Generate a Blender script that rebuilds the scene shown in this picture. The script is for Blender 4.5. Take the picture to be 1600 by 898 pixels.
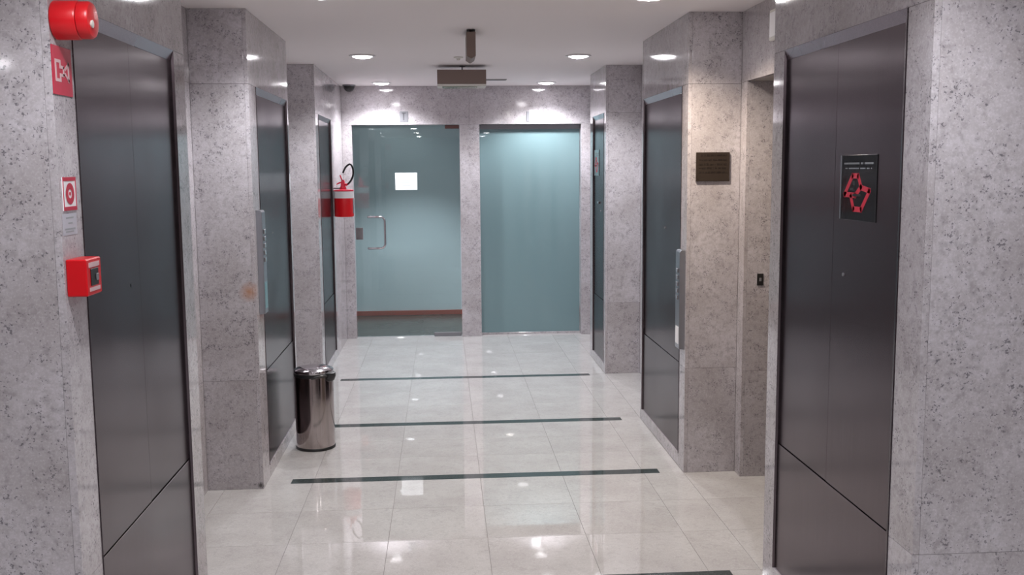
import bpy, bmesh, math, random
from mathutils import Vector, Matrix
random.seed(7)
for o in list(bpy.data.objects): bpy.data.objects.remove(o)
S = bpy.context.scene
COL = S.collection

# ------------------------------------------------------------------ camera
CZ, F, PITCH, YAW, ROLL = 1.6876, 1547.4, 0.1195, 0.0686, -0.0082
cd = bpy.data.cameras.new('camera'); cam = bpy.data.objects.new('camera', cd); COL.objects.link(cam)
cd.sensor_width = 36; cd.lens = F * 36 / 1600; cd.clip_start = 0.05
fw = Vector((math.sin(YAW)*math.cos(PITCH), math.cos(YAW)*math.cos(PITCH), -math.sin(PITCH)))
rt0 = Vector((math.cos(YAW), -math.sin(YAW), 0)); up0 = rt0.cross(fw)
rt = rt0*math.cos(ROLL) + up0*math.sin(ROLL); up = -rt0*math.sin(ROLL) + up0*math.cos(ROLL)
M = Matrix((rt, up, -fw)).transposed().to_4x4(); M.translation = Vector((0, 0, CZ))
cam.matrix_world = M
S.camera = cam

# ------------------------------------------------------------------ world and exposure
w = bpy.data.worlds.new('world'); S.world = w; w.use_nodes = True
w.node_tree.nodes['Background'].inputs[0].default_value = (.5, .48, .52, 1)
w.node_tree.nodes['Background'].inputs[1].default_value = 0.02
S.view_settings.view_transform = 'Standard'; S.view_settings.look = 'None'
S.view_settings.gamma = 1; S.view_settings.use_curve_mapping = False
S.view_settings.exposure = 0.33

# ------------------------------------------------------------------ ceiling downlights (positions; built by make_downlight below)
H = 2.5
LIGHT_X = (-.56, 1.0)
LIGHT_Y = (9.55, 7.3, 4.8, 2.1, -.05, -2.4, -4.8)  # last two rows are added out of view for their light
SPOT_W, SPOT_ANGLE = 72, 140
REAR_W = 40
COOL, WARM = (.965, .97, 1), (1, .84, .67)
OFFICE_FILL_LAMPS = ((-.35, 10.35, 'unseen downlight added to light the room behind the glass door'), (1.7, 10.6, 'unseen downlight added to light the room behind the frosted pane'))  # added lamps, hidden above the header, that brighten the office
LAMPS = [(x, y) for y in LIGHT_Y for x in LIGHT_X] + [(-3.2, 1.0), (3.6, 1.0), (-3.2, -2.4), (3.6, -2.4)]  # cross-hall lamps are added out of view as extra light

# ------------------------------------------------------------------ key dimensions
XL, XR, YB = -.979, 1.311, 9.93
XSL, XS = -1.272, 1.598
NR, NL = (2.613, 3.90), (2.617, 3.935)
MR, ML = (5.273, 6.493), (5.206, 6.503)
FR, FL = (7.965, 8.80), (7.882, YB)
DOORTOP, KICK, SILL = 2.127, .59, .072

# ------------------------------------------------------------------ materials
def mat(name):
    m = bpy.data.materials.new(name); m.use_nodes = True
    nt = m.node_tree; b = nt.nodes['Principled BSDF']
    return m, nt, b
def plain(name, col, rough=.5, metal=0, **kw):
    m, nt, b = mat(name)
    b.inputs['Base Color'].default_value = (*col, 1); b.inputs['Roughness'].default_value = rough
    b.inputs['Metallic'].default_value = metal
    n = nt.nodes.new('ShaderNodeTexNoise'); n.inputs['Scale'].default_value = kw.get('scale', 60)
    r = nt.nodes.new('ShaderNodeMapRange'); r.inputs[3].default_value = max(0, rough-.04); r.inputs[4].default_value = min(1, rough+.06)
    g = nt.nodes.new('ShaderNodeNewGeometry'); nt.links.new(g.outputs['Position'], n.inputs['Vector'])
    nt.links.new(n.outputs['Fac'], r.inputs[0]); nt.links.new(r.outputs[0], b.inputs['Roughness'])
    if kw.get('emit'):
        b.inputs['Emission Color'].default_value = (*kw['emit'], 1); b.inputs['Emission Strength'].default_value = kw.get('es', 1)
    return m
def N(nt, t, **kw):
    n = nt.nodes.new(t)
    for k, v in kw.items():
        if k in ('op',): n.operation = v
        elif isinstance(k, str) and hasattr(n, k): setattr(n, k, v)
    return n
def mixc(nt, fac, a, b):
    n = nt.nodes.new('ShaderNodeMix'); n.data_type = 'RGBA'
    for s, v in ((0, fac), (6, a), (7, b)):
        if isinstance(v, bpy.types.NodeSocket): nt.links.new(v, n.inputs[s])
        else: n.inputs[s].default_value = v if s == 0 else (*v, 1)
    return n.outputs[2]
def rng(nt, v, a, b, c=0, d=1):
    n = nt.nodes.new('ShaderNodeMapRange'); nt.links.new(v, n.inputs[0])
    for i, q in enumerate((a, b, c, d)): n.inputs[i+1].default_value = q
    return n.outputs[0]
def math2(nt, op, a, b):
    n = nt.nodes.new('ShaderNodeMath'); n.operation = op
    for i, v in enumerate((a, b)):
        if isinstance(v, bpy.types.NodeSocket): nt.links.new(v, n.inputs[i])
        else: n.inputs[i].default_value = v
    return n.outputs[0]

def granite(name, light, mid, dark, speck=1.0, rough=.08, floor=False, stains=(), ior=1.55):
    m, nt, b = mat(name)
    g = N(nt, 'ShaderNodeNewGeometry'); oi = N(nt, 'ShaderNodeObjectInfo')
    vm = nt.nodes.new('ShaderNodeVectorMath'); vm.operation = 'SCALE'
    cx = N(nt, 'ShaderNodeCombineXYZ')
    for i in range(3): nt.links.new(oi.outputs['Random'], cx.inputs[i])
    nt.links.new(cx.outputs[0], vm.inputs[0]); vm.inputs['Scale'].default_value = 17.
    ad = nt.nodes.new('ShaderNodeVectorMath'); ad.operation = 'ADD'
    nt.links.new(g.outputs['Position'], ad.inputs[0]); nt.links.new(vm.outputs[0], ad.inputs[1])
    P = ad.outputs[0]
    def noise(sc, det=3, ro=.6):
        n = N(nt, 'ShaderNodeTexNoise'); n.inputs['Scale'].default_value = sc
        n.inputs['Detail'].default_value = det; n.inputs['Roughness'].default_value = ro
        nt.links.new(P, n.inputs['Vector']); return n.outputs['Fac']
    big = noise(3.2, 3); grain = noise(42, 4, .75); fine = noise(150, 2)
    c = mixc(nt, rng(nt, big, .35, .65), light, mid)
    c = mixc(nt, rng(nt, grain, .40, .66, 0, .75 if not floor else .35), c, mid if not floor else mid)
    c = mixc(nt, rng(nt, fine, .5, .75, 0, .35), c, tuple(min(1, q*1.35) for q in light))
    # dark mineral flecks: irregular, clustered
    fleck = noise(135, 2, .6); clus = noise(16, 3, .65); blot = noise(48, 2, .6)
    thr = rng(nt, clus, .38, .66, .70, .550)
    f = math2(nt, 'MULTIPLY', rng(nt, math2(nt, 'SUBTRACT', fleck, thr), 0, .06), speck)
    c = mixc(nt, rng(nt, math2(nt, 'ADD', blot, math2(nt, 'MULTIPLY', clus, .5)), .76, .95, 0, .50*speck), c, tuple(q*.5 for q in mid))
    c = mixc(nt, f, c, dark)
    for (p, r0, r1, col, amt) in stains:
        d = nt.nodes.new('ShaderNodeVectorMath'); d.operation = 'DISTANCE'
        nt.links.new(g.outputs['Position'], d.inputs[0]); d.inputs[1].default_value = p
        dd = math2(nt, 'ADD', d.outputs['Value'], math2(nt, 'MULTIPLY', noise(30), .03))
        c = mixc(nt, rng(nt, dd, r0, r1, amt, 0), c, col)
    nt.links.new(c, b.inputs['Base Color'])
    b.inputs['IOR'].default_value = ior
    nt.links.new(rng(nt, big, .3, .7, rough*.8, rough*1.2), b.inputs['Roughness'])
    return m
STAINS = (((-1.015, 5.206, 1.06), .02, .075, (.42, .17, .05), .75), ((-.997, 5.206, .02), .02, .035, (.05, .045, .045), .9))
GRAN = granite('polished_pink_granite', (.54, .512, .548), (.39, .36, .372), (.09, .085, .10), .72, .07, stains=STAINS)
GRANF = granite('polished_floor_granite', (.54, .53, .525), (.46, .445, .44), (.28, .27, .27), .30, .022, floor=True, ior=1.62)
GROUT = plain('grout', (.23, .215, .21), .8)
CORE = plain('masonry_core', (.33, .3, .29), .9)
DARKGRAN = granite('dark_green_granite', (.060, .078, .078), (.045, .055, .055), (.015, .018, .02), .5, .06)
CEIL = plain('ceiling_paint', (.86, .81, .82), .85)
PLASTER = plain('lobby_plaster', (.42, .38, .37), .7)

def steel(name, col, rough, aniso, T):
    m, nt, b = mat(name)
    b.inputs['Metallic'].default_value = 1
    b.inputs['Anisotropic'].default_value = aniso
    c = N(nt, 'ShaderNodeCombineXYZ'); c.inputs[0].default_value, c.inputs[1].default_value, c.inputs[2].default_value = T
    nt.links.new(c.outputs[0], b.inputs['Tangent'])
    g = N(nt, 'ShaderNodeNewGeometry'); mp = N(nt, 'ShaderNodeMapping'); mp.inputs['Scale'].default_value = (500, 500, 3)
    n = N(nt, 'ShaderNodeTexNoise'); n.inputs['Scale'].default_value = 1
    nt.links.new(g.outputs['Position'], mp.inputs[0]); nt.links.new(mp.outputs[0], n.inputs['Vector'])
    nt.links.new(mixc(nt, rng(nt, n.outputs['Fac'], .3, .7), tuple(q*.88 for q in col), tuple(q*1.1 for q in col)), b.inputs['Base Color'])
    n2 = N(nt, 'ShaderNodeTexNoise'); n2.inputs['Scale'].default_value = 2.2; nt.links.new(g.outputs['Position'], n2.inputs['Vector'])
    nt.links.new(rng(nt, n2.outputs['Fac'], .3, .7, rough*.85, rough*1.15), b.inputs['Roughness'])
    bp = N(nt, 'ShaderNodeBump'); bp.inputs['Strength'].default_value = .02; bp.inputs['Distance'].default_value = .02
    nt.links.new(n2.outputs['Fac'], bp.inputs['Height']); nt.links.new(bp.outputs[0], b.inputs['Normal'])
    return m
STEEL = steel('brushed_dark_steel', (.138, .113, .125), .22, .75, (0, 1, 0))
FRAME = steel('frame_steel', (.62, .54, .58), .28, .5, (0, 1, 0))
CHROME = plain('chrome', (.62, .60, .62), .12, 1)
BINSTEEL = steel('bin_steel', (.42, .37, .36), .12, .2, (0, 0, 1))
ALU = plain('brushed_aluminium', (.42, .44, .48), .3, 1)
RED = plain('red_plastic', (.62, .004, .010), .32)
REDP = plain('red_print', (.50, .025, .06), .45)
REDINK = plain('red_film', (.75, .02, .06), .4)
WHITE = plain('white_print', (.84, .83, .85), .5)
PINKW = plain('faded_white_print', (.62, .42, .44), .5)
PAPER = plain('paper', (.80, .86, .88), .6)
GREYINK = plain('grey_ink', (.32, .34, .36), .6)
BLACK = plain('black_rubber', (.012, .012, .013), .35)
BRONZE = plain('dark_bronze', (.028, .018, .012), .5, .2)
BRONZED = plain('bronze_lettering', (.016, .009, .006), .6, .2)
BROWN = plain('brown_enamel', (.20, .145, .125), .5)
OFFW = plain('off_white_plastic', (.66, .64, .60), .45)
TEALP = plain('teal_label', (.16, .30, .34), .4)
GREYP = plain('grey_plate', (.22, .22, .24), .35, .3)
DOORPAINT = plain('service_door_paint', (.20, .17, .15), .6)
OFFWALL = plain('office_wall_paint', (.64, .70, .76), .8)
SKIRT = plain('red_wood_skirting', (.36, .045, .02), .5)
OFFFLOOR = granite('office_floor', (.085, .062, .045), (.055, .042, .034), (.03, .03, .03), .4, .25)
LENS = plain('lit_downlight_lens', (1, 1, 1), .4, emit=(1, .96, 1), es=28)
LENSW = plain('lit_warm_lens', (1, 1, 1), .4, emit=(1, .93, .86), es=28)
BULB = plain('glowing_bulb', (1, 1, 1), .4, emit=(1, .97, 1), es=330)
DIFF = plain('green_tinted_diffuser', (.20, .24, .17), .25)

def glass(name, tint, refl=1.0, film=None, trans=1.0):
    m = bpy.data.materials.new(name); m.use_nodes = True; nt = m.node_tree; nt.nodes.clear()
    out = N(nt, 'ShaderNodeOutputMaterial'); fr = N(nt, 'ShaderNodeFresnel'); fr.inputs['IOR'].default_value = 1.52
    gl = N(nt, 'ShaderNodeBsdfGlossy'); gl.inputs['Roughness'].default_value = .01
    tr = N(nt, 'ShaderNodeBsdfTransparent'); tr.inputs[0].default_value = (*tint, 1)
    base = tr.outputs[0]
    if film:
        df = N(nt, 'ShaderNodeBsdfDiffuse'); df.inputs[0].default_value = (*film, 1)
        tl = N(nt, 'ShaderNodeBsdfTranslucent'); tl.inputs[0].default_value = (*film, 1)
        m1 = N(nt, 'ShaderNodeMixShader'); m1.inputs[0].default_value = .35
        nt.links.new(df.outputs[0], m1.inputs[1]); nt.links.new(tl.outputs[0], m1.inputs[2])
        m2 = N(nt, 'ShaderNodeMixShader'); m2.inputs[0].default_value = 1-trans
        nt.links.new(base, m2.inputs[1]); nt.links.new(m1.outputs[0], m2.inputs[2]); base = m2.outputs[0]
    mx = N(nt, 'ShaderNodeMixShader'); f = math2(nt, 'MULTIPLY', fr.outputs[0], refl)
    nt.links.new(f, mx.inputs[0]); nt.links.new(base, mx.inputs[1]); nt.links.new(gl.outputs[0], mx.inputs[2])
    nt.links.new(mx.outputs[0], out.inputs[0]); return m
GLASS = glass('green_tinted_glass', (.83, .92, .915), 1.1, film=(.34, .44, .45), trans=.94)
FROST = glass('frosted_teal_glass', (.6, .8, .8), 1.2, film=(.30, .44, .47), trans=.12)
ACRYL = glass('clear_acrylic', (.9, .9, .9), 1.5, film=(.24, .24, .26), trans=.76)

# ------------------------------------------------------------------ mesh helpers (all shapes in world coordinates)
def tag(o, label=None, cat=None, group=None, kind=None):
    if label: o['label'] = label
    if cat: o['category'] = cat
    if group: o['group'] = group
    if kind: o['kind'] = kind
    return o
def link(name, bm, m, parent=None, smooth=False, mats=None):
    bm.normal_update()
    vs = [v.co for v in bm.verts]
    c = Vector(((min(v.x for v in vs)+max(v.x for v in vs))/2, (min(v.y for v in vs)+max(v.y for v in vs))/2, min(v.z for v in vs)))
    bmesh.ops.translate(bm, vec=-c, verts=bm.verts)
    me = bpy.data.meshes.new(name); bm.to_mesh(me); bm.free()
    me.materials.append(m)
    if smooth:
        for p in me.polygons: p.use_smooth = True
        me.set_sharp_from_angle(angle=math.radians(40))
    o = bpy.data.objects.new(name, me); COL.objects.link(o); o.location = c
    if parent is not None:
        o.parent = parent
        pw = parent.location.copy(); q = parent.parent
        while q is not None: pw += q.location; q = q.parent
        o.location = c - pw
    return o
def empty(name, loc, label, cat=None, group=None, kind=None):
    o = bpy.data.objects.new(name, None); COL.objects.link(o); o.location = loc; o.empty_display_size = .1
    return tag(o, label, cat, group, kind)
def bx(bm, x0, x1, y0, y1, z0, z1, bev=0):
    x0, x1 = sorted((x0, x1)); y0, y1 = sorted((y0, y1)); z0, z1 = sorted((z0, z1))
    r = bmesh.ops.create_cube(bm, size=1); vs = r['verts']
    for v in vs: v.co = Vector(((x0+x1)/2+v.co.x*(x1-x0), (y0+y1)/2+v.co.y*(y1-y0), (z0+z1)/2+v.co.z*(z1-z0)))
    if bev:
        es = list({e for v in vs for e in v.link_edges})
        bmesh.ops.bevel(bm, geom=es, offset=bev, segments=2 if bev > .004 else 1, affect='EDGES', profile=.5)
def box(name, m, x0, x1, y0, y1, z0, z1, parent=None, bev=0, smooth=False):
    bm = bmesh.new(); bx(bm, x0, x1, y0, y1, z0, z1, bev); return link(name, bm, m, parent, smooth)
def lathe(bm, prof, c, axis='Z', seg=32):
    """prof: list of (radius, along-axis) revolved about axis through c"""
    rings = []
    for r, h in prof:
        ring = []
        for i in range(seg):
            a = 2*math.pi*i/seg; p, q = r*math.cos(a), r*math.sin(a)
            d = {'Z': (p, q, h), 'X': (h, p, q), 'Y': (p, h, q)}[axis]
            ring.append(bm.verts.new(Vector(c)+Vector(d)))
        rings.append(ring)
    for a, b in zip(rings, rings[1:]):
        for i in range(seg):
            j = (i+1) % seg; bm.faces.new((a[i], a[j], b[j], b[i]))
    bm.faces.new(rings[0][::-1]); bm.faces.new(rings[-1])
    bmesh.ops.remove_doubles(bm, verts=bm.verts, dist=1e-6); bmesh.ops.recalc_face_normals(bm, faces=bm.faces)
def tube(bm, pts, r, seg=12):
    pts = [Vector(p) for p in pts]; rings = []; prevn = None
    for i, p in enumerate(pts):
        t = (pts[min(i+1, len(pts)-1)]-pts[max(i-1, 0)]).normalized()
        if prevn is None:
            a = Vector((0, 0, 1)) if abs(t.z) < .9 else Vector((1, 0, 0)); n = t.cross(a).normalized()
        else: n = (prevn - t*prevn.dot(t)).normalized()
        prevn = n; b = t.cross(n)
        rings.append([bm.verts.new(p+(n*math.cos(2*math.pi*k/seg)+b*math.sin(2*math.pi*k/seg))*r) for k in range(seg)])
    for a, b in zip(rings, rings[1:]):
        for k in range(seg): bm.faces.new((a[k], a[(k+1) % seg], b[(k+1) % seg], b[k]))
    bm.faces.new(rings[0][::-1]); bm.faces.new(rings[-1]); bmesh.ops.recalc_face_normals(bm, faces=bm.faces)
def poly_prism(bm, pts, d):
    """closed outline pts (3-D), extruded by vector d"""
    a = [bm.verts.new(Vector(p)) for p in pts]; b = [bm.verts.new(Vector(p)+Vector(d)) for p in pts]
    bm.faces.new(a); bm.faces.new(b[::-1]); n = len(a)
    for i in range(n): bm.faces.new((a[i], b[i], b[(i+1) % n], a[(i+1) % n]))
    bmesh.ops.recalc_face_normals(bm, faces=bm.faces)

G = .0005   # half joint
def slab(parent, x0, x1, y0, y1, z0, z1, m=None):
    """one granite slab, joints left round it"""
    d = [x1-x0, y1-y0, z1-z0]; k = d.index(min(d)); g = [G, G, G]; g[k] = 0
    return box('granite_slab', m or GRAN, x0+g[0], x1-g[0], y0+g[1], y1-g[1], z0+g[2], z1-g[2], parent, bev=.0007)
T = .02     # slab thickness

# ------------------------------------------------------------------ floor: tiles and dark inlay strips
floor = box('floor', GROUT, -6, 6.5, -6.2, YB+.13, -.06, -.0025)
tag(floor, 'pale polished granite tile floor of the elevator lobby', kind='structure')
COLX = [-1.64, -1.185, -.73, -.275, .18, .635, 1.09, XR, 1.766]
STRIPS = [3.89, 5.32, 6.49, 7.95]
ROWS = [(2.48, 2.95), (2.95, 3.41), (3.41, 3.85), (3.85, 3.93, 's'), (3.93, 4.39), (4.39, 4.83), (4.83, 5.28), (5.28, 5.36, 's'),
        (5.36, 5.72), (5.72, 6.085), (6.085, 6.45), (6.45, 6.53, 's'), (6.53, 6.99), (6.99, 7.45), (7.45, 7.91), (7.91, 7.99, 's'),
        (7.99, 8.475), (8.475, 8.96), (8.96, 9.445), (9.445, 9.93), (9.93, YB+.13)]
def hidden(x0, x1, y0, y1):
    for (a, b, s) in ((*NR, 1), (*MR, 1), (*FR, 1), (*NL, -1), (*ML, -1), (*FL, -1)):
        if y0 >= a-.01 and y1 <= b+.01 and ((s > 0 and x0 >= XR-.01) or (s < 0 and x1 <= XL+.01)): return True
    return False
for row in ROWS:
    y0, y1 = row[:2]
    xs = [-1.64, -1.185, -.85, 1.18, XR, 1.766] if len(row) == 3 else COLX
    for x0, x1 in zip(xs, xs[1:]):
        if hidden(x0, x1, y0, y1): continue
        s = len(row) == 3 and x0 == -.85
        g = .0008
        o = box('inlay_strip' if s else 'floor_tile', DARKGRAN if s else GRANF, x0+g, x1-g, y0+g, y1-g, -.0225, 0, floor, bev=.0003)
        if s: o['label'] = 'dark green granite inlay strip'
box('rear_floor_slab', GRANF, -6, 6.5, -6.2, 2.479, -.02, 0, floor)

# ------------------------------------------------------------------ ceiling
ceiling = box('ceiling', CEIL, -6, 6.5, -6.2, YB+.5, H, H+.08)
tag(ceiling, 'flat off-white plaster ceiling with round downlights', kind='structure')

# ------------------------------------------------------------------ side walls: cores of the lift blocks and recess walls, faced with granite slabs
def side_wall(side, blocks, P, PS):
    """side -1 left, +1 right. blocks: (y0, y1, door_y0, door_y1 or None). Recesses between have a doorway in the set-back wall PS."""
    s = side; name = 'wall_left' if s < 0 else 'wall_right'
    bm = bmesh.new()
    OUT = 6.0 if s < 0 else 6.5
    def core(x0, x1, y0, y1, z0=0, z1=H): bx(bm, x0, x1, y0, y1, z0, z1)
    slabs = []
    for i, (y0, y1, d0, d1) in enumerate(blocks):
        c0, c1 = P+s*.08, P+s*1.2
        far = P+s*(1.2 if i else 4.6)
        core(c0, far, y0+T, y1-T)
        # flank pieces beside the opening, lintel, sill (so the door sits in a recess)
        core(P+s*T, c0, y0+T, d0); core(P+s*T, c0, d1, y1-T)
        core(P+s*T, c0, d0, d1, DOORTOP, H)
        a, b = P, P+s*T
        for (q0, q1) in ((y0, d0), (d1, y1)):
            zz = [0, KICK, DOORTOP, H]
            for z0, z1 in zip(zz, zz[1:]): slabs.append((a, b, q0, q1, z0, z1))
        slabs.append((a, b, d0, d1, DOORTOP, H)); slabs.append((a, P+s*.078, d0, d1, 0, SILL))
        # near and far end faces of the block
        wide = PS if i else P+s*3.2
        zz = [0, KICK, DOORTOP, H]
        if i:
            for z0, z1 in zip(zz, zz[1:]):
                slabs.append((b, PS, y0, y0+T, z0, z1))
        else:
            xs = [b, P+s*.9, P+s*1.8, P+s*2.7, P+s*3.6, P+s*4.6]
            for x0, x1 in zip(xs, xs[1:]):
                for z0, z1 in ((0, KICK), (KICK, H)): slabs.append((x0, x1, y0, y0+T, z0, z1))
        if y1 < YB-.2:
            for z0, z1 in zip(zz, zz[1:]): slabs.append((b, PS, y1-T, y1, z0, z1))
    ends = [b[:2] for b in blocks] + ([(YB, YB)] if blocks[-1][1] < YB-.2 else [])
    k = 0
    for (a0, a1), (b0, b1) in zip(ends, ends[1:]):
        # recess between a1 and b0
        last = b0 >= YB-.01
        o0, o1 = (a1+.18, b0-.10) if not last else (None, None)
        if last:
            core(PS+s*T, PS+s*.3, a1-T, b0)
            for z0, z1 in ((0, KICK), (KICK, DOORTOP), (DOORTOP, H)): slabs.append((PS, PS+s*T, a1, b0, z0, z1))
        else:
            core(PS+s*T, PS+s*.9, a1-T, o0); core(PS+s*T, PS+s*.9, o1+T, b0+T)
            core(PS+s*T, PS+s*.9, o0, o1+T, 2.132, H)
            for z0, z1 in ((0, KICK), (KICK, 2.132)):
                slabs.append((PS, PS+s*T, a1, o0, z0, z1)); slabs.append((PS, PS+s*T, o1, b0, z0, z1))
                slabs.append((PS+s*T, PS+s*.55, o1, o1+T, z0, z1))
            slabs.append((PS, PS+s*T, a1, b0, 2.132, H))
    o = link(name, bm, CORE)
    tag(o, 'polished pinkish granite wall of elevator bays on the %s of the lobby' % ('left' if s < 0 else 'right'), kind='structure')
    for q in slabs:
        x0, x1 = sorted(q[:2]); slab(o, x0, x1, *q[2:])
    return o
WL = side_wall(-1, [(*NL, 2.77, 3.78), (*ML, 5.40, 6.44), (*FL, 8.06, 8.925)], XL, XSL)
WR = side_wall(1, [(*NR, 2.765, 3.775), (*MR, 5.405, 6.445), (*FR, 8.045, 8.64)], XR, XS)

# service doors set deep in the recess doorways
def service_door(n, s, PS, y0, y1, label):
    X = PS+s*.30
    e = empty('door_%d' % n, (X, (y0+y1)/2, 0), label, 'door', kind='structure')
    box('door_leaf', DOORPAINT, X, X+s*.04, y0+.03, y1-.002, .004, 2.10, e, bev=.002)
    box('door_frame', DOORPAINT, X-s*.02, X+s*.05, y0, y0+.028, 0, 2.13, e)
    bm = bmesh.new(); tube(bm, [(X, y0+.10, 1.0), (X-s*.05, y0+.10, 1.0), (X-s*.055, y0+.2, 1.0)], .009)
    link('door_handle', bm, CHROME, e, True)
service_door(6, 1, XS, NR[1]+.18, MR[0]-.10, 'brown service door set deep in the doorway beside the bronze plaque pillar')
service_door(7, -1, XSL, NL[1]+.18, ML[0]-.10, 'brown service door set deep in the doorway beside the rust-stained pillar')
service_door(8, 1, XS, MR[1]+.18, FR[0]-.10, 'brown service door in the second recess of the plaque side')
service_door(9, -1, XSL, ML[1]+.18, FL[0]-.10, 'brown service door in the second recess of the bin side')

# ------------------------------------------------------------------ lift doors
def lift(n, s, P, y0, y1, label, two=True):
    e = empty('door_%d' % n, (P, (y0+y1)/2, 0), label, 'elevator door', kind='structure')
    z0, z1 = SILL, DOORTOP; fr = .036; dp = .006
    # splayed steel frame: flat lip, then a slope back to the door
    def strip(name, a, b, m=FRAME, dp=.012):
        # a, b: outer and inner (y,z) pairs of the two ends -> sloping quad prism
        (oy0, oz0), (oy1, oz1) = a; (iy0, iz0), (iy1, iz1) = b
        bm = bmesh.new()
        A = [(P-s*.003, oy0, oz0), (P-s*.003, oy1, oz1), (P+s*dp, iy1, iz1), (P+s*dp, iy0, iz0)]
        B = [(P+s*.07, oy0, oz0), (P+s*.07, oy1, oz1), (P+s*.07, iy1, iz1), (P+s*.07, iy0, iz0)]
        va = [bm.verts.new(v) for v in A]; vb = [bm.verts.new(v) for v in B]
        bm.faces.new(va); bm.faces.new(vb[::-1])
        for i in range(4): bm.faces.new((va[i], vb[i], vb[(i+1) % 4], va[(i+1) % 4]))
        bmesh.ops.recalc_face_normals(bm, faces=bm.faces)
        link(name, bm, m, e)
    g = .001
    strip('frame_header', ((y0+g, z1-g), (y1-g, z1-g)), ((y0+.028, z1-fr), (y1-.004, z1-fr)))
    jn, jf = .028, .003
    strip('frame_jamb', ((y0+g, z0), (y0+g, z1-g)), ((y0+jn, z0), (y0+jn, z1-fr)), STEEL, .006)
    strip('frame_jamb', ((y1-g, z0), (y1-g, z1-g)), ((y1-jf, z0), (y1-jf, z1-fr)), STEEL, .006)
    m0, m1 = y0+jn+.001, y1-jf-.001; mid = (m0+m1)/2
    D = P+s*.0105
    if two:
        box('door_panel', STEEL, D, D+s*.03, m0, mid-.0022, KICK+.0015, z1-fr, e, bev=.0012)
        box('door_panel', STEEL, D+s*.0015, D+s*.03, mid+.0022, m1, KICK+.0015, z1-fr, e, bev=.0012)
    else:
        box('door_panel', STEEL, D, D+s*.03, m0, m1, KICK+.0015, z1-fr, e, bev=.0012)
    box('kick_plate', STEEL, D-s*.003, D+s*.03, m0, m1, z0+.001, KICK-.001, e, bev=.0012)
    bm = bmesh.new(); lathe(bm, [(.006, -.004), (.006, 0)], (D, mid-.10, 1.33), 'X', 16)
    link('key_hole', bm, GREYP, e, True)
    return e
lift(1, -1, XL, 2.77, 3.78, 'brushed steel elevator door beside the red fire alarm signs')
lift(2, -1, XL, 5.40, 6.44, 'brushed steel elevator door behind the tall bin, next to the rust-stained pillar')
lift(3, -1, XL, 8.06, 8.925, 'narrow-looking steel elevator door just before the fire extinguisher')
lift(4, 1, XR, 2.765, 3.775, 'brushed steel elevator door with a clear plate and red emblem')
lift(5, 1, XR, 5.405, 6.445, 'brushed steel elevator door beside the pillar with the bronze plaque')
RFD = lift(10, 1, XR, 8.045, 8.64, 'narrow steel door nearest the frosted glass panel', False)

# ------------------------------------------------------------------ back wall with two glazed openings
PX0, PX1 = .175, .371          # granite post
GX0, GX1 = -.885, 1.387
GT = 2.125
bm = bmesh.new()
bx(bm, XL, XS+.9, YB+T, YB+.15, GT+T, H)
bx(bm, PX0+T, PX1-T, YB+T, YB+.13, 0, GT+T); bx(bm, XL-.2, GX0-T, YB+T, YB+.15, 0, H); bx(bm, GX1+T, XS+.9, YB+T, YB+.15, 0, H)
WB = link('wall_back', bm, CORE)
tag(WB, 'granite end wall with a glass door and a frosted pane', kind='structure')
xs = [XL, -.40, .273, .90, XS]
for x0, x1 in zip(xs, xs[1:]): slab(WB, x0, x1, YB, YB+T, GT, H)
slab(WB, GX0, PX0, YB+T, YB+.13, GT, GT+T); slab(WB, PX1, GX1, YB+T, YB+.13, GT, GT+T)
for z0, z1 in ((0, GT),):
    slab(WB, XL, GX0, YB, YB+T, z0, z1); slab(WB, PX0, PX1, YB, YB+T, z0, z1); slab(WB, GX1, XS, YB, YB+T, z0, z1)
    for x in (GX0-T, PX0, PX1-T, GX1): slab(WB, x, x+T, YB+T, YB+.13, z0, z1)
slab(WB, PX1, GX1, YB+.085, YB+.125, .0, .02)

gd = empty('door_11', ((GX0+PX0)/2, YB+.04, 0), 'clear green-tinted glass door with a chrome handle and a pinned sheet', 'glass door', kind='structure')
box('glass_pane', GLASS, GX0+.006, PX0-.006, YB+.035, YB+.045, .012, GT-.008, gd)
box('lock_plate', CHROME, -.873, -.800, YB+.022, YB+.034, .995, 1.115, gd, bev=.003)
box('patch_fitting', GREYP, -.11, PX0-.008, YB+.022, YB+.034, .004, .045, gd, bev=.003)
box('patch_fitting', plain('brown_metal', (.12, .06, .055), .4, .4), .03, PX0-.004, YB+.02, YB+.034, GT-.04, GT-.004, gd, bev=.002)
hp = [(-.745, YB+.034, 1.222), (-.745, YB-.02, 1.222), (-.735, YB-.028, 1.222)]
for k in range(7):
    a = math.pi/2*k/6; hp.append((-.625+.045*math.sin(a), YB-.03, 1.177+.045*math.cos(a)))
for k in range(7):
    a = math.pi/2*k/6; hp.append((-.625+.045*math.cos(a), YB-.03, .955-.045*math.sin(a)))
hp += [(-.735, YB-.028, .910), (-.745, YB-.02, .910), (-.745, YB+.034, .910)]
bm = bmesh.new(); tube(bm, hp, .0105, 12); link('door_handle', bm, CHROME, gd, True)
fw_ = empty('window_1', ((PX1+GX1)/2, YB+.10, 0), 'frosted teal glass panel in the end wall beside the granite post', 'window', kind='structure')
box('glass_pane', FROST, PX1+.004, GX1-.004, YB+.098, YB+.108, .021, GT-.045, fw_)
box('head_rail', GREYP, PX1+.002, GX1-.002, YB+.07, YB+.125, GT-.045, GT-.002, fw_, bev=.002)

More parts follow.
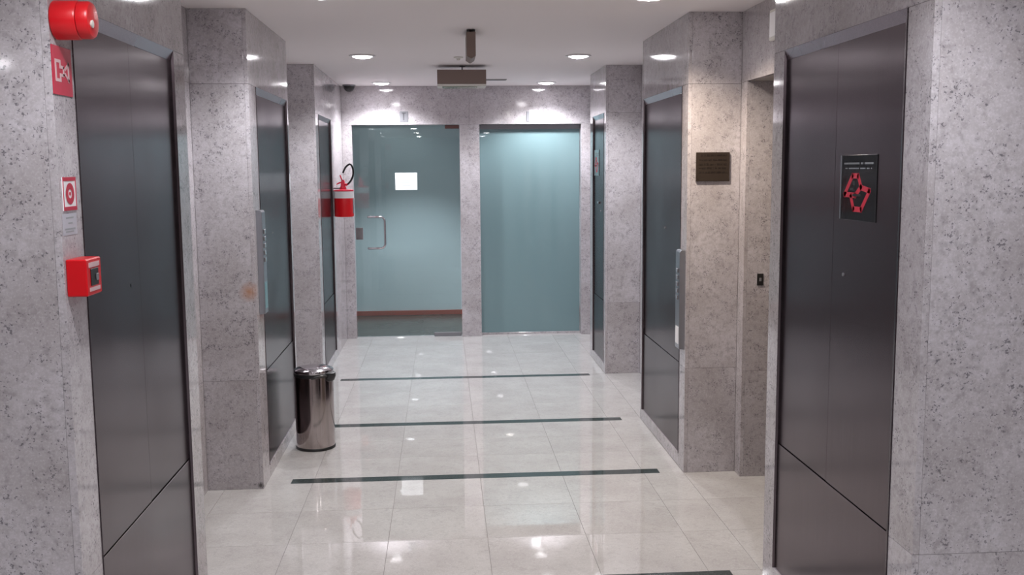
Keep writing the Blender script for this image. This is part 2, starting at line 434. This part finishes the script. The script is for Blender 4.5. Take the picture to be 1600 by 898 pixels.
# room seen through the glass
fo = box('floor_office', OFFFLOOR, -2.6, 3.0, YB+.131, 11.62, -.05, -.003); tag(fo, 'dark speckled floor behind the glass door', kind='structure')
wo = box('wall_office', OFFWALL, -2.6, 3.0, 11.50, 11.60, -.003, 2.6); tag(wo, 'pale plaster wall behind the glass door', kind='structure')
bo = box('baseboard_office', SKIRT, -2.6, 3.0, 11.485, 11.50, .0, .055, bev=.002); tag(bo, 'red-brown wooden skirting behind the glass door', kind='structure')
for i, x in enumerate((-2.6, 2.9)):
    q = box('wall_office_side', OFFWALL, x, x+.1, YB+.15, 11.50, -.003, 2.6); tag(q, 'side wall of the room behind the glass', kind='structure')
co = box('ceiling_office', CEIL, -2.6, 3.0, YB+.5, 11.6, 2.5, 2.6); tag(co, 'ceiling of the room behind the glass', kind='structure')

# outer walls of the hall behind the camera
for nm, a in (('wall_hall_rear', (-6, 6.5, -6.3, -6.2)), ('wall_hall_left', (-6.1, -6, -6.3, 2.62)), ('wall_hall_right', (6.5, 6.6, -6.3, 2.62)),
              ):
    q = box(nm, PLASTER, *a, -.003, H); tag(q, 'plain plaster wall of the wider hall', kind='structure')

# ------------------------------------------------------------------ downlights
def make_downlight(x, y, label, warm=False, power=SPOT_W, angle=SPOT_ANGLE):
    e = empty('downlight', (x, y, H), label, 'ceiling light', 'round ceiling downlights')
    bm = bmesh.new()
    lathe(bm, [(.074, -.001), (.092, -.001), (.094, -.006), (.078, -.010), (.070, -.008), (.070, -.001)], (x, y, H), 'Z', 40)
    link('trim_ring', bm, WHITE, e, True)
    bm = bmesh.new(); lathe(bm, [(.069, -.001), (.068, -.008), (.058, -.014), (.035, -.018), (.01, -.019)], (x, y, H), 'Z', 40)
    link('lens', bm, LENSW if warm else LENS, e, True)
    bm = bmesh.new(); lathe(bm, [(.019, -.0185), (.019, -.0196), (.003, -.0198)], (x, y, H), 'Z', 20)
    link('bulb', bm, BULB, e, True)
    ld = bpy.data.lights.new('lamp', 'SPOT'); ld.energy = power; ld.color = WARM if warm else COOL
    ld.spot_size = math.radians(angle); ld.spot_blend = .6; ld.shadow_soft_size = .045
    lo = bpy.data.objects.new('lamp', ld); COL.objects.link(lo); lo.parent = e; lo.location = (0, 0, -.04)
    return e
NAMES = {(-.56, 9.55): 'lit round downlight above the glass door', (1.0, 9.55): 'lit round downlight above the frosted glass pane',
         (-.56, 7.3): 'lit round downlight one row out from the glass door, near the bin side', (1.0, 7.3): 'lit round downlight one row out from the frosted pane',
         (1.0, 4.8): 'warm round downlight beside the plaque pillar', (-.56, 4.8): 'round downlight beside the rust-stained pillar'}
for x, y in LAMPS:
    where = 'near the signs side' if abs(x) < 1 and x < 0 else 'near the emblem plate side' if x < 2 and x > 0 else 'far out past the signs side' if x < 0 else 'far out past the emblem plate side'
    row = {2.1: 'just before the nearest steel doors', -.05: 'above the viewpoint', -2.4: 'added out of view one row behind the viewpoint', -4.8: 'added out of view two rows behind the viewpoint', 1.0: 'added out of view in the cross hall'}[y] if (x, y) not in NAMES else ''
    make_downlight(x, y, NAMES.get((x, y), 'round downlight %s, %s' % (row, where)), (x, y) == (1.0, 4.8), power=(SPOT_W*(.82 if x < 0 and y < 8 else 1) if y > 4 else REAR_W*(.9 if y > 2 else 1.2)))

for x, y, lb in OFFICE_FILL_LAMPS: make_downlight(x, y, lb, power=125, angle=100)
# ------------------------------------------------------------------ bin
e = empty('pedal_bin', (-.803, 6.0, 0), 'tall cylindrical stainless steel bin standing on the tiles by the elevator door', 'trash bin')
c = (-.803, 6.0, 0)
bm = bmesh.new(); lathe(bm, [(.116, .012), (.1175, .02), (.1175, .445), (.116, .45)], c, 'Z', 64); link('bin_body', bm, BINSTEEL, e, True)
bm = bmesh.new(); lathe(bm, [(.114, 0), (.120, .002), (.120, .014), (.117, .018)], c, 'Z', 64); link('base_ring', bm, BLACK, e, True)
bm = bmesh.new(); lathe(bm, [(.1165, .448), (.121, .450), (.121, .470), (.1165, .474)], c, 'Z', 64); link('rim', bm, BLACK, e, True)
bm = bmesh.new(); lathe(bm, [(.119, .471), (.1205, .478), (.117, .488), (.10, .497), (.07, .503), (.035, .506), (.002, .507)], c, 'Z', 64); link('lid', bm, CHROME, e, True)
bm = bmesh.new()
a0 = math.radians(-30)
lathe(bm, [(.012, -.040), (.028, -.030), (.038, -.004), (.036, .014), (.014, .020)], (c[0]+.118*math.cos(a0), c[1]+.118*math.sin(a0), .460), 'Z', 24)
link('handle_pivot', bm, BLACK, e, True)
bm = bmesh.new()
tube(bm, [(c[0]+.126*math.cos(a), c[1]+.126*math.sin(a), .452-.01*math.sin((a-a0)/1.05*math.pi)) for a in [a0-1.05+1.05*k/10 for k in range(11)]], .008, 8)
link('carry_handle', bm, BLACK, e, True)

# ------------------------------------------------------------------ fire extinguisher
ex, ey = -.889, 9.02; e = empty('fire_extinguisher', (ex, ey, 1.265), 'red fire extinguisher with black hose hung on the granite wall by the glass door', 'fire extinguisher')
bm = bmesh.new(); lathe(bm, [(.07, 1.268), (.084, 1.272), (.087, 1.282), (.087, 1.494), (.082, 1.503), (.05, 1.512), (.022, 1.518)], (ex, ey, 0), 'Z', 40); link('cylinder', bm, RED, e, True)
bm = bmesh.new(); lathe(bm, [(.0872, 1.436), (.0882, 1.437), (.0882, 1.496), (.0872, 1.497)], (ex, ey, 0), 'Z', 40); link('white_label', bm, WHITE, e, True)
bm = bmesh.new(); lathe(bm, [(.086, 1.498), (.089, 1.499), (.089, 1.508), (.05, 1.514)], (ex, ey, 0), 'Z', 40); link('shoulder_ring', bm, REDINK, e, True)
bm = bmesh.new(); lathe(bm, [(.028, 1.512), (.03, 1.53), (.02, 1.545), (.017, 1.585), (.01, 1.60)], (ex-.005, ey, 0), 'Z', 20)
bx(bm, ex-.02, ex+.035, ey-.012, ey+.012, 1.545, 1.568, .003); link('valve', bm, REDINK, e, True)
bm = bmesh.new(); tube(bm, [(ex-.06, ey-.01, 1.56), (ex-.03, ey-.01, 1.575), (ex+.01, ey-.01, 1.57)], .006); tube(bm, [(ex-.028, ey, 1.64), (ex-.014, ey, 1.60), (ex, ey, 1.57)], .006)
link('squeeze_lever', bm, REDINK, e, True)
hs = [(ex+.03, ey, 1.555), (ex+.055, ey-.01, 1.575), (ex+.078, ey-.012, 1.61), (ex+.09, ey-.012, 1.65), (ex+.088, ey-.012, 1.70), (ex+.07, ey-.012, 1.735), (ex+.045, ey-.01, 1.73), (ex+.02, ey-.008, 1.705), (ex-.002, ey-.006, 1.66)]
sm = []
for i in range(len(hs)-1):
    p0, p1, p2, p3 = [Vector(hs[max(0, min(len(hs)-1, i+k))]) for k in (-1, 0, 1, 2)]
    for t in (0, .25, .5, .75): sm.append(.5*((2*p1)+(-p0+p2)*t+(2*p0-5*p1+4*p2-p3)*t*t+(-p0+3*p1-3*p2+p3)*t**3))
sm.append(Vector(hs[-1]))
bm = bmesh.new(); tube(bm, sm, .0085, 10); link('hose', bm, BLACK, e, True)
box('wall_bracket', GREYP, XL+.001, ex-.0, ey-.015, ey+.015, 1.518, 1.53, e, bev=.002)
box('reflective_strip', ALU, ex+.076, ex+.090, ey-.03, ey-.022, 1.30, 1.43, e, bev=.001)

# ------------------------------------------------------------------ fire alarm gear on the near left wall
sy, sz = 2.662, 2.072
e = empty('fire_alarm_siren', (XL, sy, sz-.05), 'round red fire alarm siren fixed to the granite wall above the signs', 'siren')
bm = bmesh.new(); lathe(bm, [(.046, .0005), (.049, .004), (.049, .060), (.046, .064)], (XL, sy, sz), 'X', 40); link('siren_body', bm, RED, e, True)
bm = bmesh.new(); lathe(bm, [(.042, .064), (.047, .066), (.047, .088), (.043, .094), (.03, .097), (.005, .098)], (XL, sy, sz), 'X', 40); link('siren_cap', bm, RED, e, True)
bm = bmesh.new(); lathe(bm, [(.008, .094), (.010, .101), (.004, .103)], (XL, sy-.022, sz-.012), 'X', 16); link('highlight_dome', bm, OFFW, e, True)  # off-white dome stands in for the highlight on the siren face

def wall_x(name, m, s, P, d0, d1, y0, y1, z0, z1, parent=None, bev=0):
    return box(name, m, P-s*d0, P-s*d1, y0, y1, z0, z1, parent, bev)   # d measured out of the wall into the lobby
e = empty('siren_sign', (XL, 2.683, 1.885), 'red sign with a white horn pictogram under the red siren', 'sign')
wall_x('sign_plate', REDP, -1, XL, .0005, .003, 2.619, 2.748, 1.885, 2.008, e)
bm = bmesh.new(); X = XL+.003; d = (.001, 0, 0); cy, cz = 2.6835, 1.946
def yz(pts): return [(X, cy+a, cz+b) for a, b in pts]
for q in ([(-.050, .028), (-.020, .028), (-.020, .020), (-.041, .020), (-.041, -.020), (-.020, -.020), (-.020, -.028), (-.050, -.028)],
          [(-.020, .028), (-.012, .028), (-.012, .014), (.010, .014), (.010, .006), (-.020, .006)],
          [(-.020, -.028), (-.012, -.028), (-.012, -.014), (.010, -.014), (.010, -.006), (-.020, -.006)],
          [(.002, .012), (.010, .012), (.010, -.012), (.002, -.012)],
          [(.010, .006), (.044, .028), (.044, .019), (.018, .002)], [(.010, -.006), (.044, -.028), (.044, -.019), (.018, -.002)],
          [(.036, .026), (.044, .028), (.044, -.028), (.036, -.026)]):
    poly_prism(bm, yz(q), d)
link('horn_pictogram', bm, PINKW, e)
e = empty('alarm_button_sign', (XL, 2.681, 1.588), 'small red and white square sign with a red ring and dot', 'sign')
wall_x('sign_plate', WHITE, -1, XL, .0005, .003, 2.636, 2.727, 1.588, 1.675, e)
bm = bmesh.new(); X = XL+.003
for a in ((2.636, 2.727, 1.665, 1.675), (2.636, 2.727, 1.588, 1.598), (2.636, 2.640, 1.598, 1.665), (2.723, 2.727, 1.598, 1.665)): bx(bm, X, X+.001, *a)
link('red_border', bm, REDP, e)
bm = bmesh.new(); R0, R1, nn = .012, .028, 32; rr = [[bm.verts.new((X+.0012, 2.6815+r*1.05*math.cos(2*math.pi*i/nn), 1.6315+r*math.sin(2*math.pi*i/nn))) for i in range(nn)] for r in (R1, R0)]
for i in range(nn): bm.faces.new((rr[0][i], rr[0][(i+1) % nn], rr[1][(i+1) % nn], rr[1][i]))
link('red_ring', bm, REDP, e)
bm = bmesh.new(); lathe(bm, [(.005, 0), (.005, .0012)], (X, 2.6815, 1.6315), 'X', 16); link('red_dot', bm, REDP, e)
e = empty('instruction_label', (XL, 2.676, 1.524), 'pale printed label below the square ring sign', 'label')
wall_x('label_sheet', plain('pale_label', (.50, .50, .56), .5), -1, XL, .0004, .0012, 2.628, 2.725, 1.524, 1.580, e)
bm = bmesh.new()
for z, a, b in ((1.569, 2.650, 2.702), (1.555, 2.664, 2.694), (1.540, 2.640, 2.712), (1.533, 2.645, 2.70)): bx(bm, XL+.0012, XL+.0016, a, b, z-.002, z+.002)
link('print_lines', bm, GREYINK, e)
e = empty('fire_alarm_call_point', (XL, 2.68, 1.363), 'red square fire alarm call point box on the granite edge beside the door', 'alarm box')
wall_x('box_body', RED, -1, XL, .0005, .053, 2.628, 2.738, 1.365, 1.462, e, bev=.003)
for a in ((2.645, 2.721, 1.439, 1.452), (2.645, 2.721, 1.376, 1.386)): box('front_mark', PINKW, XL+.053, XL+.0545, *a, e)
wall_x('glass_window', BLACK, -1, XL, .053, .0548, 2.655, 2.711, 1.390, 1.435, e, bev=.0008)
wall_x('push_knob', GREYP, -1, XL, .0549, .058, 2.690, 2.706, 1.402, 1.420, e, bev=.001)

# ------------------------------------------------------------------ call-button panels
def call_panel(s, P, y0, z0, z1, label, low):
    e = empty('call_button_panel', (P, y0+.045, z0), label, 'elevator call panel')
    y1 = y0+.092; dd = .031
    bm = bmesh.new()
    pr = [(P-s*.0005, z0), (P-s*dd, z0+.004), (P-s*dd, z1-.012), (P-s*(dd-.008), z1-.001), (P-s*.0005, z1)]
    a = [bm.verts.new((x, y0, z)) for x, z in pr]; b = [bm.verts.new((x, y1, z)) for x, z in pr]
    bm.faces.new(a); bm.faces.new(b[::-1])
    for i in range(5): bm.faces.new((a[i], b[i], b[(i+1) % 5], a[(i+1) % 5]))
    bmesh.ops.recalc_face_normals(bm, faces=bm.faces)
    bmesh.ops.bevel(bm, geom=list(bm.edges), offset=.0015, segments=1, affect='EDGES')
    link('panel_body', bm, ALU, e)
    ym = (y0+y1)/2
    for k in range(5):
        z = z1-.115-k*.037
        b = wall_x('call_button', CHROME, s, P, dd, dd+.006, ym-.022, ym+.022, z-.012, z+.012, e, bev=.002)
    wall_x('lower_label', low, s, P, dd, dd+.0015, y0+.012, y1-.012, z0+.03, z0+.125 if low is WHITE else z0+.17, e)
call_panel(1, XR, 5.292, .69, 1.24, 'slim steel call-button panel on the edge below the plaque side pillar', WHITE)
call_panel(-1, XL, 5.272, .93, 1.482, 'slim steel call-button panel beside the rust stain', TEALP)

# ------------------------------------------------------------------ plaques and emblem plates
e = empty('bronze_plaque', (1.447, MR[0], 1.611), 'dark bronze plaque with rows of lettering on the granite pillar', 'plaque')
box('plate', BRONZE, 1.356, 1.538, MR[0]-.012, MR[0]-.0005, 1.611, 1.765, e, bev=.0015)
bm = bmesh.new(); yy = MR[0]-.012
for row, (z, n) in enumerate(((1.750, 4), (1.726, 4), (1.702, 5), (1.682, 4), (1.660, 5))):
    x = 1.370+(.0 if row else .01)
    while x < 1.520:
        wd = random.uniform(.006, .026); wd = min(wd, 1.524-x)
        k = 0
        while k*.0042+.003 < wd:
            bx(bm, x+k*.0042, x+k*.0042+.003, yy-.0015, yy, z-.0045, z+.0045-random.choice((0, .002))); k += 1
        x += wd+.006
link('lettering', bm, BRONZED, e)
box('emblem_corner', BRONZED, 1.362, 1.368, yy-.001, yy, 1.620, 1.626, e)

def emblem(s, P, y0, y1, z0, z1, label, back):
    """clear plate with red linked-outline emblem; y1 side shows at the left for s=+1"""
    e = empty('emblem_plate', (P, (y0+y1)/2, z0), label, 'sign')
    X = P-s*.0006
    box('acrylic_plate', ACRYL, X, X-s*.003, y0, y1, z0, z1, e, bev=.0008)
    bm = bmesh.new(); X2 = X-s*.0031
    W, Hh = y1-y0, z1-z0
    def q(u, v): return (y1-u*W, z1-v*Hh)          # u,v in plate units as seen from the lobby
    def stroke(pts, wd):
        P2 = [Vector(q(*p)) for p in pts]
        for a, b in zip(P2, P2[1:]):
            t = (b-a).normalized(); n = Vector((-t.y, t.x))*wd/2; a2, b2 = a-t*wd*.35, b+t*wd*.35
            pr = [(X2, v.x, v.y) for v in (a2+n, b2+n, b2-n, a2-n)]
            poly_prism(bm, pr, (-s*.0006, 0, 0))
    U = lambda x, y: ((x-155)/370, (y-95)/690)
    stroke([U(205, 515), U(285, 315), U(345, 315), U(378, 430), U(320, 520), U(205, 515)], .017)
    stroke([U(378, 435), U(465, 465), U(385, 665), U(305, 665), U(272, 530)], .017)
    link('red_emblem', bm, REDINK, e)
    bm = bmesh.new(); a = q(*U(290, 505)); b = q(*U(375, 530)); bx(bm, X2, X2-s*.0008, a[0], b[0], b[1], a[1])
    a = q(*U(262, 440)); b = q(*U(300, 470)); bx(bm, X2, X2-s*.0008, a[0], b[0], b[1], a[1])
    a = q(*U(292, 370)); b = q(*U(315, 415)); bx(bm, X2, X2-s*.0008, a[0], b[0], b[1], a[1])
    link('black_bar', bm, BLACK, e)
    bm = bmesh.new()
    for v0, hgt, u0, u1 in ((.115, .028, .10, .92), (.195, .02, .14, .88)):
        u = u0
        while u < u1:
            wd = random.uniform(.018, .030)
            a = q(u, v0); b = q(min(u+wd, u1), v0+hgt); bx(bm, X2, X2-s*.0005, a[0], b[0], b[1], a[1]); u += wd+random.choice((.012, .012, .012, .045))
    link('lettering', bm, GREYINK, e)
    box('edge_strip', ALU, X-s*.0005, X-s*.0045, y1-.006, y1, z0, z1, e)
emblem(1, XR+.0105, 2.952, 3.222, 1.513, 1.722, 'clear plate with a red linked emblem on the nearest steel door', STEEL)
emblem(1, XR+.0105, 8.36, 8.60, 1.62, 1.84, 'small clear plate with a red emblem on the narrow far door', STEEL)
box_ = wall_x('door_knob', CHROME, 1, XR+.0105, .0, .012, 8.33, 8.40, 1.385, 1.405, None, bev=.002)
tag(box_, None, None); box_.parent = RFD; box_.location = box_.location - RFD.location

e = empty('door_strike', (1.688, MR[0]-.10, 1.06), 'small black latch plate on the doorway reveal right of the plaque pillar', 'latch')
box('strike_plate', BLACK, 1.672, 1.706, MR[0]-.104, MR[0]-.1005, 1.055, 1.118, e, bev=.001)
box('latch_tongue', GREYP, 1.683, 1.695, MR[0]-.109, MR[0]-.104, 1.078, 1.096, e, bev=.001)

# paper notice on the glass door
e = empty('paper_notice', (-.362, YB+.03, 1.48), 'white landscape sheet of paper stuck on the glass door', 'paper')
box('sheet', PAPER, -.471, -.253, YB+.0325, YB+.0343, 1.484, 1.655, e)
bm = bmesh.new()
for z, a, b in ((1.632, -.44, -.29), (1.615, -.42, -.31), (1.592, -.45, -.275), (1.575, -.45, -.28), (1.558, -.45, -.30), (1.53, -.40, -.32)): bx(bm, a, b, YB+.0318, YB+.0325, z-.0025, z+.0025)
link('faint_print', bm, plain('faint_ink', (.60, .66, .68), .6), e)

# number plates on the header
e = empty('header_plate', (-.371, YB, 2.152), 'small grey square plate above the glass door', 'sign')
box('plate', GREYP, -.414, -.328, YB-.005, YB-.0005, 2.152, 2.254, e, bev=.001)
bm = bmesh.new(); bx(bm, -.380, -.366, YB-.006, YB-.005, 2.168, 2.240); bx(bm, -.392, -.352, YB-.006, YB-.005, 2.232, 2.240); link('symbol', bm, plain('dark_symbol', (.09, .09, .1), .4), e)
e = empty('header_plate', (.90, YB, 2.152), 'small grey plate above the frosted pane, reflected light painted as its white half', 'sign')
box('plate', WHITE, .868, .957, YB-.005, YB-.0005, 2.146, 2.262, e, bev=.001)  # white part stands in for light reflecting off the metal plate
box('grey_half', GREYP, .838, .8675, YB-.006, YB-.0005, 2.150, 2.250, e, bev=.001)

# ------------------------------------------------------------------ ceiling-hung items
e = empty('hanging_sign', (.165, 8.0, 2.33), 'brown box sign with a pale lit-looking underside hanging before the end wall', 'sign')
box('sign_body', BROWN, -.030, .355, 7.93, 8.16, 2.352, 2.462, e, bev=.002)
box('lower_rim', OFFW, -.030, .355, 7.925, 8.165, 2.334, 2.351, e, bev=.002)
box('diffuser', DIFF, .010, .285, 7.95, 8.14, 2.330, 2.3345, e, bev=.001)
bm = bmesh.new(); lathe(bm, [(.006, -.038), (.006, -.012), (.022, -.006), (.022, -.0005)], (.169, 8.03, H), 'Z', 16); link('ceiling_hook', bm, GREYP, e, True)
e = empty('hanging_blade_sign', (.18, 6.05, 2.34), 'slim brown sign seen edge-on hanging from the ceiling', 'sign')
box('sign_body', BROWN, .153, .206, 5.93, 6.22, 2.345, 2.484, e, bev=.002)
bm = bmesh.new(); poly_prism(bm, [(.155, 5.935, 2.3445), (.204, 5.935, 2.3445), (.18, 5.935, 2.330)], (0, .28, 0)); link('bottom_edge', bm, BROWN, e)
for x in (.163, .196): box('mounting_bracket', BLACK, x-.008, x+.008, 5.95, 6.2, 2.4845, 2.4995, e)
e = empty('ceiling_sprinkler', (.13, 7.4, 2.48), 'small pale round ceiling sprinkler between the two brown signs', 'sprinkler')
bm = bmesh.new(); lathe(bm, [(.035, -.0005), (.035, -.006), (.015, -.012), (.012, -.024), (.004, -.026)], (.13, 7.4, H), 'Z', 24); link('rosette', bm, OFFW, e, True)
e = empty('ceiling_vent', (.48, 9.24, H), 'narrow grey slot in the ceiling right of the box sign', 'vent')
box('vent_frame', plain('vent_grey', (.36, .34, .34), .6), .365, .60, 9.19, 9.29, H-.006, H-.0005, e, bev=.001)
for k in range(3): box('vent_slot', GREYP, .375, .59, 9.205+k*.026, 9.218+k*.026, H-.008, H-.006, e)
e = empty('dome_camera', (-.885, 9.78, H), 'small black dome camera in the ceiling corner over the glass door', 'security camera')
bm = bmesh.new(); lathe(bm, [(.062, -.0005), (.062, -.012), (.055, -.014)], (-.885, 9.78, H), 'Z', 32); link('camera_base', bm, GREYP, e, True)
bm = bmesh.new(); lathe(bm, [(.054*math.cos(a), -.014-.054*math.sin(a)) for a in [math.pi/2*k/8*.98 for k in range(9)]], (-.885, 9.78, H), 'Z', 32); link('dome', bm, BLACK, e, True)
e = empty('emergency_light', (XS, 4.79, 2.28), 'white emergency light box over the doorway, mostly hidden by the nearest granite pillar', 'emergency light')
wall_x('housing', OFFW, 1, XS, .0005, .02, 4.50, 4.778, 2.285, 2.43, e, bev=.004)
wall_x('lens_cover', WHITE, 1, XS, .02, .024, 4.52, 4.765, 2.30, 2.415, e, bev=.003)
